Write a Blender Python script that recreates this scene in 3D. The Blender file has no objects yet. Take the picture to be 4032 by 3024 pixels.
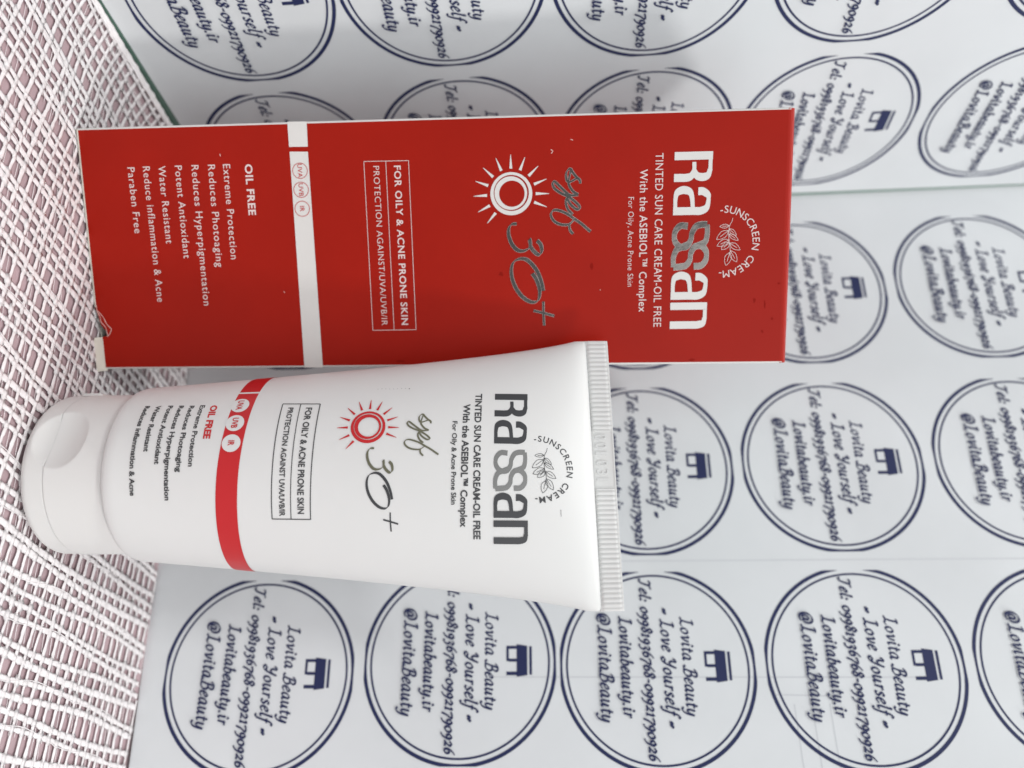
import bpy, bmesh, math, random
from mathutils import Vector, Matrix, noise
random.seed(7)
S = bpy.context.scene
COL = S.collection
MM = 0.001
pi = math.pi

# ------------------------------------------------------------------ camera
cam_d = bpy.data.cameras.new('camera')
cam = bpy.data.objects.new('camera', cam_d)
COL.objects.link(cam)
cam.matrix_world = Matrix(((0.01648128, -0.9998642, 0.0, 0.055524692),
                           (0.05243604, 0.0008643308, -0.9986239, -0.227866516),
                           (0.9984883, 0.01645861, 0.05244317, 0.098858618),
                           (0, 0, 0, 1)))
cam_d.sensor_width = 36
cam_d.lens = 27.4177
cam_d.clip_start = 0.005
cam_d.clip_end = 20
cam_d.dof.use_dof = True
cam_d.dof.focus_distance = 0.150
cam_d.dof.aperture_fstop = 11
S.camera = cam

# ------------------------------------------------------------------ light
W = bpy.data.worlds.new('World')
S.world = W
W.use_nodes = True
wn = W.node_tree.nodes
bg = wn['Background']
bg.inputs[1].default_value = 1.0
# a plain room: brighter above, dimmer below and behind the camera
wtc = wn.new('ShaderNodeTexCoord')
wsx = wn.new('ShaderNodeSeparateXYZ')
wmr = wn.new('ShaderNodeMapRange')
wmr.inputs[1].default_value, wmr.inputs[2].default_value = -0.35, 0.9
wmr.inputs[3].default_value, wmr.inputs[4].default_value = 0.34, 0.64
wcol = wn.new('ShaderNodeCombineColor')
wl = W.node_tree.links
wl.new(wtc.outputs['Generated'], wsx.inputs[0])
wl.new(wsx.outputs['Z'], wmr.inputs[0])
for i_, k_ in enumerate((0.965, 1.0, 1.02)):
    wm_ = wn.new('ShaderNodeMath')
    wm_.operation = 'MULTIPLY'
    wm_.inputs[1].default_value = k_
    wl.new(wmr.outputs[0], wm_.inputs[0])
    wl.new(wm_.outputs[0], wcol.inputs[i_])
wl.new(wcol.outputs[0], bg.inputs[0])


def area(name, loc, target, sx, sy, power, colour):
    d = bpy.data.lights.new(name, 'AREA')
    d.shape = 'RECTANGLE'
    d.size, d.size_y = sx, sy
    d.energy = power
    d.color = colour
    o = bpy.data.objects.new(name, d)
    COL.objects.link(o)
    o.location = Vector(loc) * MM
    v = Vector(target) * MM - o.location
    o.rotation_euler = v.to_track_quat('-Z', 'Y').to_euler()
    return o


area('window_light', (-225, -680, 1030), (70, -40, 60), 0.14, 0.10, 3.6, (1.0, 0.995, 0.98))
area('room_light', (890, -610, 820), (40, -60, 80), 0.12, 0.18, 4.0, (1.0, 0.985, 0.96))
area('ceiling_light', (80, 40, 1250), (60, -50, 40), 0.8, 0.6, 4.0, (1.0, 0.99, 0.97))
area('fill_light', (420, -760, 420), (0, -40, 80), 0.70, 0.60, 2.0, (0.97, 0.99, 1.0))  # broad fill added to lift the dim left board, not a real window
S.view_settings.view_transform = 'Standard'
S.view_settings.look = 'None'
S.view_settings.exposure = 0.12
S.view_settings.gamma = 1


# ------------------------------------------------------------------ materials
def mat(name, col, rough=0.5, metal=0.0, spec=0.5, coat=0.0, coat_rough=0.1, sss=0.0, bump=None, mottle=None):
    m = bpy.data.materials.new(name)
    m.use_nodes = True
    nt = m.node_tree
    b = nt.nodes['Principled BSDF']
    b.inputs['Base Color'].default_value = (*col, 1)
    b.inputs['Roughness'].default_value = rough
    b.inputs['Metallic'].default_value = metal
    b.inputs['Specular IOR Level'].default_value = spec
    b.inputs['Coat Weight'].default_value = coat
    b.inputs['Coat Roughness'].default_value = coat_rough
    if sss:
        b.inputs['Subsurface Weight'].default_value = sss
        b.inputs['Subsurface Radius'].default_value = (1, 0.9, 0.8)
        b.inputs['Subsurface Scale'].default_value = 0.0012
    tc = nt.nodes.new('ShaderNodeTexCoord')
    if mottle:                                     # (scale, amount): faint unevenness of the stock itself
        n = nt.nodes.new('ShaderNodeTexNoise')
        n.inputs['Scale'].default_value = mottle[0]
        n.inputs['Detail'].default_value = 6
        nt.links.new(tc.outputs['Object'], n.inputs['Vector'])
        r = nt.nodes.new('ShaderNodeMapRange')
        r.inputs[1].default_value, r.inputs[2].default_value = 0.3, 0.7
        r.inputs[3].default_value, r.inputs[4].default_value = 1 - mottle[1], 1 + mottle[1] * 0.4
        nt.links.new(n.outputs['Fac'], r.inputs[0])
        x = nt.nodes.new('ShaderNodeMix')
        x.data_type = 'RGBA'
        x.blend_type = 'MULTIPLY'
        x.inputs[0].default_value = 1
        x.inputs[6].default_value = (*col, 1)
        nt.links.new(r.outputs[0], x.inputs[7])
        nt.links.new(x.outputs[2], b.inputs['Base Color'])
    if bump:                                       # (scale, strength, distance mm, stretch)
        n = nt.nodes.new('ShaderNodeTexNoise')
        n.inputs['Scale'].default_value = bump[0]
        n.inputs['Detail'].default_value = 5
        mp = nt.nodes.new('ShaderNodeMapping')
        mp.inputs['Scale'].default_value = bump[3] if len(bump) > 3 else (1, 1, 1)
        nt.links.new(tc.outputs['Object'], mp.inputs[0])
        nt.links.new(mp.outputs[0], n.inputs['Vector'])
        bp = nt.nodes.new('ShaderNodeBump')
        bp.inputs['Strength'].default_value = bump[1]
        bp.inputs['Distance'].default_value = bump[2] * MM
        nt.links.new(n.outputs['Fac'], bp.inputs['Height'])
        nt.links.new(bp.outputs[0], b.inputs['Normal'])
    return m


M_RED = mat('red_print', (0.345, 0.0105, 0.0038), 0.40, spec=0.15, bump=(900, 0.10, 0.03), mottle=(60, 0.07))
M_BOXWHITE = mat('box_white_print', (0.70, 0.69, 0.665), 0.4, mottle=(80, 0.05))
M_CARD = mat('raw_card', (0.66, 0.62, 0.54), 0.7, mottle=(300, 0.1))
M_PINKINK = mat('pale_print', (0.74, 0.62, 0.60), 0.45)
M_TEAR = mat('torn_card', (0.72, 0.42, 0.38), 0.7)
M_SMUDGE = mat('smudge', (0.25, 0.008, 0.004), 0.6, spec=0.08)
M_FOIL = mat('silver_foil', (0.17, 0.16, 0.15), 0.17, metal=1.0, bump=(110, 0.8, 0.35))
M_FOILGLINT = mat('silver_foil_edge_highlight', (0.66, 0.60, 0.57), 0.35, metal=0.4)  # pale rim under the foil: edge highlight put into the colour
M_FOILREFL = mat('tube_foil_olive_reflection', (0.30, 0.285, 0.20), 0.3, metal=1.0, bump=(300, 0.3, 0.02, (6, 6, 0.4)))  # silver foil with its olive reflection put into the base colour
M_FOILTUBE = mat('tube_foil', (0.40, 0.39, 0.38), 0.25, metal=1.0, bump=(300, 0.3, 0.02, (6, 6, 0.4)))
M_TUBE = mat('tube_plastic', (0.70, 0.70, 0.69), 0.44, spec=0.3, sss=0.12, bump=(1500, 0.06, 0.02), mottle=(40, 0.02))
M_CAP = mat('cap_plastic', (0.72, 0.715, 0.70), 0.46, spec=0.3, sss=0.12, bump=(260, 0.12, 0.04, (1, 1, 6)))
M_TUBERED = mat('tube_red_print', (0.52, 0.014, 0.018), 0.36)
M_INKGREY = mat('charcoal_print', (0.040, 0.041, 0.045), 0.45)
M_NAVY = mat('navy_print', (0.012, 0.019, 0.082), 0.55, spec=0.35, coat=0.12, coat_rough=0.2)
M_PAPER = mat('glossy_paper', (0.725, 0.75, 0.765), 0.42, spec=0.5, coat=0.35, coat_rough=0.12,
              bump=(14, 0.5, 1.2), mottle=(22, 0.08))
M_FAINT = mat('show_through', (0.60, 0.62, 0.645), 0.5, coat=0.35, coat_rough=0.15)
M_GREEN = mat('green_glass_edge', (0.125, 0.225, 0.178), 0.3)
M_LACE = mat('lace_thread', (0.93, 0.875, 0.875), 0.9, spec=0.2, sss=0.15, bump=(2500, 0.6, 0.06), mottle=(500, 0.12))
M_PINK = mat('pink_cloth', (0.475, 0.35, 0.37), 0.9, spec=0.1, bump=(1200, 0.6, 0.15), mottle=(120, 0.12))


# ------------------------------------------------------------------ object helpers
def tag(o, label=None, cat=None, group=None, kind=None):
    if label: o['label'] = label
    if cat: o['category'] = cat
    if group: o['group'] = group
    if kind: o['kind'] = kind
    return o


def empty(name, loc_mm):
    o = bpy.data.objects.new(name, None)
    o.empty_display_size = 0.01
    COL.objects.link(o)
    o.location = Vector(loc_mm) * MM
    return o


def wloc(o):
    v = Vector((0, 0, 0))
    while o is not None:
        v += o.location
        o = o.parent
    return v


def add(name, verts, faces, material, parent=None, smooth=False, loc=None):
    """verts in world millimetres; parents are never rotated, only moved"""
    off = wloc(parent) if parent else Vector((0, 0, 0))
    base = Vector(loc) * MM if loc is not None else off
    me = bpy.data.meshes.new(name)
    me.from_pydata([(Vector(v) * MM - base)[:] for v in verts], [], faces)
    mats = material if isinstance(material, list) else [material]
    for m in mats:
        me.materials.append(m)
    o = bpy.data.objects.new(name, me)
    COL.objects.link(o)
    if parent:
        o.parent = parent
        o.location = base - off
    else:
        o.location = base
    if smooth:
        me.polygons.foreach_set('use_smooth', [True] * len(me.polygons))
    me.update()
    return o


class G:
    """flat 2-D artwork: vertices (x, y, layer) and faces; layer keeps overlaps off one plane"""
    def __init__(s):
        s.v, s.f = [], []
        s.layer = 0.0
        s.fat = 0.0

    def up(s):
        s.layer += 0.0015
        return s.layer

    def poly(s, pts):
        z = s.up()
        i = len(s.v)
        s.v += [(x, y, z) for x, y in pts]
        s.f.append(list(range(i, i + len(pts))))

    def rect(s, x0, y0, x1, y1):
        s.poly([(x0, y0), (x1, y0), (x1, y1), (x0, y1)])

    def ribbon(s, pts, width, closed=False):
        """pts dense polyline, width(t, dx, dy) full width"""
        n = len(pts)
        L, R = [], []
        for i in range(n):
            a = pts[(i - 1) % n] if (closed or i > 0) else pts[i]
            b = pts[(i + 1) % n] if (closed or i < n - 1) else pts[i]
            dx, dy = b[0] - a[0], b[1] - a[1]
            l = math.hypot(dx, dy) or 1e-9
            dx, dy = dx / l, dy / l
            w = ((width(i / (n - 1), dx, dy) if callable(width) else width) + s.fat) / 2
            L.append((pts[i][0] - dy * w, pts[i][1] + dx * w))
            R.append((pts[i][0] + dy * w, pts[i][1] - dx * w))
        i0 = len(s.v)
        for k in range(n):
            z = s.layer + 0.00006 * k
            s.v += [(*L[k], z), (*R[k], z)]
        for k in range(n - 1 + (1 if closed else 0)):
            a, b = k, (k + 1) % n
            s.f.append([i0 + 2 * a + 1, i0 + 2 * b + 1, i0 + 2 * b, i0 + 2 * a])
        s.layer += 0.00006 * n + 0.0015

    def merge(s, o, sx=1, sy=1, dx=0, dy=0, slope=0):
        i = len(s.v)
        s.v += [(dx + sx * x, dy + sy * y + slope * sx * x, z + s.layer) for x, y, z in o.v]
        s.f += [[k + i for k in f] for f in o.f]
        s.layer += o.layer + 0.0015


def spline(P, per=8, closed=False):
    n = len(P)
    if n == 2 and not closed:
        return [(P[0][0] + (P[1][0] - P[0][0]) * t / per, P[0][1] + (P[1][1] - P[0][1]) * t / per) for t in range(per + 1)]
    out = []
    segs = n if closed else n - 1
    for i in range(segs):
        if closed:
            p0, p1, p2, p3 = P[(i - 1) % n], P[i], P[(i + 1) % n], P[(i + 2) % n]
        else:
            p1, p2 = P[i], P[i + 1]
            p0 = P[i - 1] if i > 0 else (2 * p1[0] - p2[0], 2 * p1[1] - p2[1])
            p3 = P[i + 2] if i + 2 < n else (2 * p2[0] - p1[0], 2 * p2[1] - p1[1])
        for k in range(per):
            t = k / per
            out.append(tuple(0.5 * (2 * p1[j] + (p2[j] - p0[j]) * t + (2 * p0[j] - 5 * p1[j] + 4 * p2[j] - p3[j]) * t * t
                                    + (3 * p1[j] - p0[j] - 3 * p2[j] + p3[j]) * t ** 3) for j in (0, 1)))
    if not closed:
        out.append(tuple(P[-1]))
    return out


_font = {}


def text(s, bold=0.0, spacing=1.0):
    """the built-in font as flat artwork; cap height 1, starts at x = 0"""
    key = (s, bold, spacing)
    if key in _font:
        return _font[key]
    def raw(t):
        c = bpy.data.curves.new('t', 'FONT')
        c.body = t
        c.size = 1
        c.offset = bold
        c.space_character = spacing
        c.resolution_u = 3
        o = bpy.data.objects.new('t', c)
        COL.objects.link(o)
        dg = bpy.context.evaluated_depsgraph_get()
        e = o.evaluated_get(dg)
        me = e.to_mesh()
        v = [(p.co.x, p.co.y) for p in me.vertices]
        f = [list(p.vertices) for p in me.polygons]
        e.to_mesh_clear()
        bpy.data.objects.remove(o)
        bpy.data.curves.remove(c)
        return v, f
    v, f = raw(s)
    hv, _ = raw('H')
    cap = max(p[1] for p in hv) - min(p[1] for p in hv)
    y0 = min(p[1] for p in hv)
    x0 = min(p[0] for p in v)
    g = G()
    g.v = [((x - x0) / cap, (y - y0) / cap, 0) for x, y in v]
    g.f = f
    g.w = max(p[0] for p in g.v)
    _font[key] = g
    return g


def line(g, s, x0, y0, x1, y1, cap, bold=0.0, spacing=1.06):
    t = text(s, bold, spacing)
    L = x1 - x0
    g.merge(t, L / t.w, cap, x0, y0, (y1 - y0) / L)


def disc(g, cx, cy, r, n=40):
    g.poly([(cx + r * math.cos(2 * pi * i / n), cy + r * math.sin(2 * pi * i / n)) for i in range(n)])


def circ(cx, cy, r, n=48, sx=1.0):
    return [(cx + sx * r * math.cos(2 * pi * i / n), cy + r * math.sin(2 * pi * i / n)) for i in range(n)]


def nib(w_thin, w_thick, ang):
    ca, sa = math.cos(ang), math.sin(ang)
    return lambda t, dx, dy: w_thin + (w_thick - w_thin) * abs(dx * sa - dy * ca)


# ------------------------------------------------------------------ lettering shared by box and tube
def brand_solid():
    """R a . . a n in box millimetres (35.4 x 7.5)"""
    g = G()
    w = lambda t, dx, dy: 0.76 + 0.80 * abs(dy)
    g.rect(0, 0, 1.58, 7.7)
    g.ribbon(spline([(1.5, 7.26), (3.4, 7.26)], 4) + spline([(3.4, 7.26), (4.55, 6.85), (4.98, 5.9), (4.75, 4.75), (3.9, 3.98)], 8)[1:], w)
    g.ribbon(spline([(2.0, 4.0), (3.7, 4.0), (4.75, 3.4), (5.05, 2.5), (5.05, 1.2), (5.05, 0)], 8), w)

    def a(dx):
        g.ribbon(spline([(7.75 + dx, 5.0), (7.8 + dx, 6.0), (8.6 + dx, 7.0), (9.7 + dx, 7.1), (11.0 + dx, 6.75), (11.62 + dx, 5.6), (11.62 + dx, 4)], 8)
                 + [(11.62 + dx, 2), (11.62 + dx, 0)], w)
        g.ribbon(spline([(11.0 + dx, 0.42), (9.2 + dx, 0.42), (8.0 + dx, 0.75), (7.45 + dx, 1.9), (7.8 + dx, 3.2), (8.9 + dx, 3.75), (11.2 + dx, 4.0)], 8), w)
    a(0)
    a(17.1)
    g.rect(30.1, 0, 31.6, 7.6)
    g.ribbon([(31.5, 7.2), (33.2, 7.2)] + spline([(33.2, 7.2), (34.3, 6.85), (34.72, 5.8), (34.75, 4.5)], 8)[1:] + [(34.75, 2), (34.75, 0)], w)
    return g


def brand_foil(fat=0.0):
    g = G()
    g.fat = fat
    q = lambda P: [((zy - 187) / 38.0, (zx - 490 + 0.0178 * (zy - 187)) / 38.0) for zx, zy in P]
    w = lambda t, dx, dy: 0.86 + 0.38 * abs(dy)
    g.ribbon(spline(q([(598, 742), (540, 740), (500, 785), (498, 850), (535, 897), (590, 897), (622, 850), (632, 795), (660, 748), (700, 733), (748, 733)]), 8), w)
    g.ribbon(spline(q([(748, 733), (750, 800), (735, 862), (690, 888), (650, 905), (625, 950), (618, 1000), (590, 1040), (550, 1052), (490, 1055)]), 8), w)
    g.ribbon(spline(q([(490, 1055), (490, 980), (515, 920), (560, 900), (605, 880)]), 8), w)
    g.ribbon(spline(q([(648, 1050), (705, 1045), (742, 1000), (742, 935), (700, 893), (650, 900)]), 8), w)
    return g


def sun_emblem():
    """box millimetres about its centre"""
    g = G()
    n = 72
    outer = [(2 * pi * i / n) for i in range(n)]
    # two rings, slightly eccentric so that each is thick on one side
    def ring(r0, c0, r1, c1):
        z = g.up()
        i0 = len(g.v)
        for t in outer:
            g.v += [(c0[0] + r0 * math.cos(t), c0[1] + r0 * math.sin(t), z), (c1[0] + r1 * math.cos(t), c1[1] + r1 * math.sin(t), z)]
        for k in range(n):
            a, b = k, (k + 1) % n
            g.f.append([i0 + 2 * a, i0 + 2 * b, i0 + 2 * b + 1, i0 + 2 * a + 1])
    ring(4.30, (0, 0), 3.60, (-0.15, 0))
    ring(3.35, (-0.12, -0.1), 2.62, (0.0, 0.12))
    for d in (180, 158, 134, 111, 89, 69, -41, -63, -87.5, -110, -133, -157):
        c, s_ = math.cos(math.radians(d)), math.sin(math.radians(d))
        r0, r1, w0, w1 = 5.0, 7.75, 0.30, 0.05
        g.poly([(r0 * c + w0 * s_, r0 * s_ - w0 * c), (r1 * c + w1 * s_, r1 * s_ - w1 * c), (r1 * c - w1 * s_, r1 * s_ + w1 * c), (r0 * c - w0 * s_, r0 * s_ + w0 * c)])
    return g


def spf_script(fat=0.0):
    """origin at lower-left of its box-millimetre extent; spans about 13.3 x 8.3"""
    g = G()
    g.fat = fat
    q = lambda P: [((zy - 537) / 64.8, (zx - 1180) / 64.8) for zx, zy in P]
    w = nib(0.17, 0.50, math.radians(-35))
    g.ribbon(spline(q([(1580, 745), (1572, 700), (1530, 662), (1480, 600), (1458, 562), (1428, 558), (1395, 610), (1400, 690), (1430, 722), (1480, 705), (1535, 678)]), 7), w)
    g.ribbon(spline(q([(1456, 570), (1440, 640), (1425, 720), (1440, 780), (1490, 850), (1550, 885)]), 7), w)
    g.ribbon(spline(q([(1552, 888), (1440, 890), (1330, 795), (1245, 715), (1215, 735), (1240, 800), (1320, 860), (1400, 898), (1470, 945), (1545, 1010), (1572, 1060), (1530, 1075), (1450, 1010), (1400, 930), (1390, 1000), (1420, 1080), (1475, 1140)]), 7), w)
    g.ribbon(spline(q([(1712, 1370), (1600, 1272), (1500, 1200), (1400, 1130), (1280, 1082), (1210, 1092), (1190, 1150), (1230, 1222), (1310, 1266), (1400, 1275), (1445, 1258), (1492, 1215)]), 7), w)
    g.ribbon(spline(q([(1430, 1268), (1440, 1340), (1480, 1396)]), 7), w)
    return g


def number_script(fat=0.0):
    """30+ : origin at lower-left; spans about 21.3 x 9.5 mm"""
    parts = []
    q = lambda P: [((zy - 80) / 64.8, (zx - 140) / 64.8) for zx, zy in P]
    three, zero, plus = G(), G(), G()
    three.fat = zero.fat = plus.fat = fat
    w = nib(0.13, 0.76, math.radians(-48))
    three.ribbon(spline(q([(258, 88), (190, 97), (152, 150), (147, 230), (168, 310), (205, 380), (262, 436), (330, 450), (398, 428), (434, 380), (430, 310), (424, 298)]), 8), w)
    three.ribbon(spline(q([(435, 385), (470, 442), (520, 490), (560, 498), (588, 450), (575, 372), (545, 332), (525, 318)]), 8), w)
    zero.ribbon(spline(q([(602, 985), (587, 900), (557, 800), (510, 700), (440, 612), (370, 560), (290, 553), (212, 592), (177, 680), (182, 800), (222, 920), (292, 1030), (380, 1108), (470, 1136), (533, 1106), (555, 1020), (545, 930), (510, 830), (460, 750)]), 8), w)
    plus.ribbon(spline(q([(603, 1128), (602, 1290), (610, 1455)]), 6), nib(0.40, 0.6, 0))
    plus.ribbon(spline(q([(468, 1250), (600, 1284), (748, 1325)]), 6), nib(0.40, 0.6, pi / 2))
    return three, zero, plus


def arc_words(g, cx, cy, r, cap, bold, chars='-SUNSCREEN CREAM-', a0=188, a1=-8):
    ws = [text(c, bold).w if c != ' ' else 0.55 for c in chars]
    gap = 0.30
    tot = sum(ws) + gap * (len(ws) - 1)
    pos = 0
    for c, w_ in zip(chars, ws):
        m = (pos + w_ / 2) / tot
        ang = math.radians(a0 + (a1 - a0) * m)
        pos += w_ + gap
        if c == ' ':
            continue
        t = text(c, bold)
        rot = ang - pi / 2
        cr, sr = math.cos(rot), math.sin(rot)
        sub = G()
        for x, y, z in t.v:
            X, Y = (x - t.w / 2) * cap, (y - (0.5 if c != '-' else 0.5)) * cap
            sub.v.append((cx + r * math.cos(ang) + X * cr - Y * sr, cy + r * math.sin(ang) + X * sr + Y * cr, 0))
        sub.f = t.f
        g.merge(sub)


def sprig(g, cx, cy, sc, w):
    """drawn from the tube: zoom coordinates about (560,830), 48.8 per mm"""
    q = lambda P: [(cx + sc * (zy - 830) / 48.8, cy + sc * (zx - 560) / 48.8) for zx, zy in P]
    wf = lambda t, dx, dy: w
    g.ribbon(spline(q([(596, 632), (588, 665), (570, 700), (562, 760), (570, 840), (580, 900), (577, 945)]), 5), wf)
    for base, tip, fat in (((566, 700), (483, 705), .20), ((566, 725), (630, 785), .20), ((561, 740), (458, 818), .22), ((564, 770), (648, 828), .18),
                           ((569, 822), (463, 874), .22), ((572, 845), (503, 906), .26), ((575, 850), (666, 912), .22), ((580, 915), (640, 1017), .22), ((577, 930), (545, 1046), .24)):
        dx, dy = tip[0] - base[0], tip[1] - base[1]
        L = math.hypot(dx, dy)
        nx, ny = -dy / L, dx / L
        side = lambda k: [base, (base[0] + dx * .35 + nx * L * fat * k, base[1] + dy * .35 + ny * L * fat * k),
                          (base[0] + dx * .75 + nx * L * fat * .7 * k, base[1] + dy * .75 + ny * L * fat * .7 * k), tip]
        g.ribbon(spline(q(side(1)), 5), wf)
        g.ribbon(spline(q(side(-1)), 5), wf)
        g.ribbon(spline(q([base, (base[0] + dx * .7, base[1] + dy * .7)]), 4), wf)


# ------------------------------------------------------------------ cloth on the table
LF, LFN = Vector((-5.4, -19.46, 0)), Vector((0.878, -0.478, 0))


def floor_z(x, y):
    w = min(1, max(0, (y + 70) / 45))
    w = w * w * (3 - 2 * w)
    zb = -1.3 + 0.026 * max(x - 50, 0) + 0.03 * max(-x, 0)
    d = (Vector((x, y, 0)) - LF).dot(LFN)            # the lace rides up a little against the left board
    e = min(1, max(0, 1.12 - d / 14)) ** 2
    al = min(40, max(-60, x * 0.478 + y * 0.878 + 21))
    return w * zb * (1 - e) + (1.75 + 0.024 * (al + 50)) * e


R_P0, R_U, R_V = Vector((122.12935, -44.48566, 122.52965)), Vector((0.92842, -0.37147, 0.00679)).normalized(), Vector((-0.00107, 0.01561, 0.99988)).normalized()
L_P0, L_U, L_V = Vector((-9.29048, -19.0537, 124.16012)), Vector((0.47838, 0.87807, 0.0121)).normalized(), Vector((-0.03142, 0.00334, 0.9995)).normalized()
R_N = R_U.cross(R_V).normalized()
R_V = R_N.cross(R_U).normalized()
L_N = L_U.cross(L_V).normalized()
L_V = L_N.cross(L_U).normalized()


R_B, L_B = R_P0 - R_V * 123.5, L_P0 - L_V * 124.0          # where the boards meet the table


def room_side(x, y, m=0.0):
    """signed clearance to the two upright boards (mm); positive = in front of both"""
    p = Vector((x, y, 0))
    a = (p - R_B).dot(Vector((R_N.x, R_N.y, 0)).normalized())
    b = (p - L_B).dot(Vector((L_N.x, L_N.y, 0)).normalized())
    return min(a, b) - m


# pink cloth: a gently uneven sheet
gx, gy = 90, 70
vs, fs = [], []
for j in range(gy + 1):
    for i in range(gx + 1):
        x, y = -140 + 400 * i / gx, -225 + 245 * j / gy
        z = floor_z(x, y) - 0.72 + 0.12 * noise.noise(Vector((x * .05, y * .05, 3)))
        vs.append((x, y, z))
for j in range(gy):
    for i in range(gx):
        a = j * (gx + 1) + i
        fs.append([a, a + 1, a + gx + 2, a + gx + 1])
pink = add('table_top', vs, fs, M_PINK, smooth=True)
tag(pink, kind='structure')

# lace: two families of soft threads on a slanting net
E1 = Vector((math.cos(math.radians(57)), math.sin(math.radians(57))))
E2 = Vector((math.cos(math.radians(-28)), math.sin(math.radians(-28))))
ORI = Vector((50, -70))
lv, lf = [], []


def thread(pts, rw, rh, seed, sides=6, rough=0.25):
    """pts 3-D; flattened, slightly hairy tube"""
    n = len(pts)
    if n < 2:
        return
    i0 = len(lv)
    for k in range(n):
        a, b = pts[max(k - 1, 0)], pts[min(k + 1, n - 1)]
        d = (b - a)
        side = Vector((-d.y, d.x, 0))
        if side.length < 1e-6:
            side = Vector((1, 0, 0))
        side.normalize()
        f = 1 + rough * noise.noise(Vector((k * 0.45, seed * 3.1, 0))) + rough * .7 * noise.noise(Vector((k * 1.3, seed * 5.7, 4)))
        for s_ in range(sides):
            t = 2 * pi * s_ / sides
            jit = 1 + 0.16 * (random.random() - .5)
            lv.append(pts[k] + side * (rw * f * jit * math.cos(t)) + Vector((0, 0, rh * f * jit * math.sin(t))))
    for k in range(n - 1):
        for s_ in range(sides):
            a = i0 + k * sides + s_
            b = i0 + k * sides + (s_ + 1) % sides
            lf.append([a, b, b + sides, a + sides])


def runs(fn, t0, t1, dt):
    """split a line into the stretches that lie on the table in front of the boards"""
    out, cur = [], []
    t = t0
    while t <= t1:
        p = fn(t)
        if room_side(p.x, p.y, 0.8) > 0 and -40 < p.x < 175 and -140 < p.y < 10:
            cur.append(p)
        else:
            if len(cur) > 2: out.append(cur)
            cur = []
        t += dt
    if len(cur) > 2: out.append(cur)
    return out


def warp(p):
    """slow drift of the whole net"""
    q = Vector((p.x * 0.016, p.y * 0.016, 1.7))
    return Vector((p.x + 1.5 * noise.noise(q), p.y + 1.5 * noise.noise(q + Vector((9, 4, 2)))))


def lift(p, dz):
    return Vector((p.x, p.y, floor_z(p.x, p.y) - 0.30 + dz))


def net_z(a, b):
    return 0.10 * noise.noise(Vector((a * .08, b * .08, 8)))


# bands along E1 (pairs that close up and open again)
bands = []
b = -120.0
k = 0
while b < 125:
    b += 2.45 + (0.75 if k % 2 else 0) + random.uniform(-.2, .2)
    bands.append((b, k, random.uniform(0, 6.28), random.uniform(.46, .74)))
    k += 1


def band_off(b, k, ph, t):
    s_ = 1 if k % 2 else -1
    return b + s_ * (0.12 + 0.62 * math.sin(t * 2 * pi / 66 + (k // 2) * 2.1)) + 0.16 * noise.noise(Vector((t * .05, k * 7.3, 2))) + .14 * noise.noise(Vector((t * .5, k * 3.3, 6)))


for (b, k, ph, wd) in bands:
    fn = lambda t: lift(warp(ORI + E1 * t + E2 * band_off(b, k, ph, t)), 0.05 + net_z(t, b))
    for r in runs(fn, -150, 150, 0.6):
        thread(r, wd, 0.07, k + .3, 6, .32)
    # a loose strand that strays from the band and comes back
    if k % 3 == 0:
        ph2 = random.uniform(0, 6)
        fn = lambda t: lift(warp(ORI + E1 * t + E2 * (band_off(b, k, ph, t) + 0.65 * math.sin(t * .23 + ph2))), 0.12 + net_z(t, b))
        for r in runs(fn, -150, 150, 0.7):
            thread(r, .09, 0.08, k + 40.3, 4)

# rungs along E2
a = -150.0
k = 0
while a < 150:
    a += 2.80 + random.uniform(-.40, .40)
    wd = random.uniform(.36, .56)
    fn = lambda t: lift(warp(ORI + E1 * (a + 0.45 * noise.noise(Vector((t * .07, k * 3.7, 5))) + .14 * noise.noise(Vector((t * .6, k * 3.7, 1)))) + E2 * t), 0.05 + net_z(a, t))
    for r in runs(fn, -130, 130, 0.6):
        thread(r, wd, 0.07, k + 90, 6, .32)
    # matted webbing where the threads cross
    for (b, kb, ph, wb) in bands:
        p = lift(warp(ORI + E1 * a + E2 * band_off(b, kb, ph, a)), 0.085 + net_z(a, b))
        if room_side(p.x, p.y, 1.0) > 0 and -40 < p.x < 175 and -140 < p.y < 10:
            ra, rb_ = random.uniform(.65, 1.25), random.uniform(.75, 1.35)
            i0 = len(lv)
            th0 = random.uniform(0, 1)
            for q_ in range(8):
                t = th0 + 2 * pi * q_ / 8
                f_ = random.uniform(.82, 1.15)
                e_ = E1 * (ra * f_ * math.cos(t)) + E2 * (rb_ * f_ * math.sin(t))
                lv.append(p + Vector((e_.x, e_.y, 0)))
            lv.append(p + Vector((0, 0, .07)))
            lv.append(p - Vector((0, 0, .12)))
            for q_ in range(8):
                lf.append([i0 + q_, i0 + (q_ + 1) % 8, i0 + 8])
                lf.append([i0 + (q_ + 1) % 8, i0 + q_, i0 + 9])
    # short fine strands slanting across some of the holes
    for (b, kb, ph, wb) in bands:
        if random.random() < .55:
            o0 = random.uniform(.5, 1.6)
            o1 = o0 + random.uniform(.35, .8)
            fn = lambda t: lift(warp(ORI + E1 * (a + o0 + (o1 - o0) * t) + E2 * (b + 2.9 * t)), -0.03 + net_z(a, b))
            for r in runs(fn, -.05, 1.05, .18):
                thread(r, random.uniform(.045, .085), .05, k + kb * 1.7, 4, .4)
    k += 1

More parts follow.
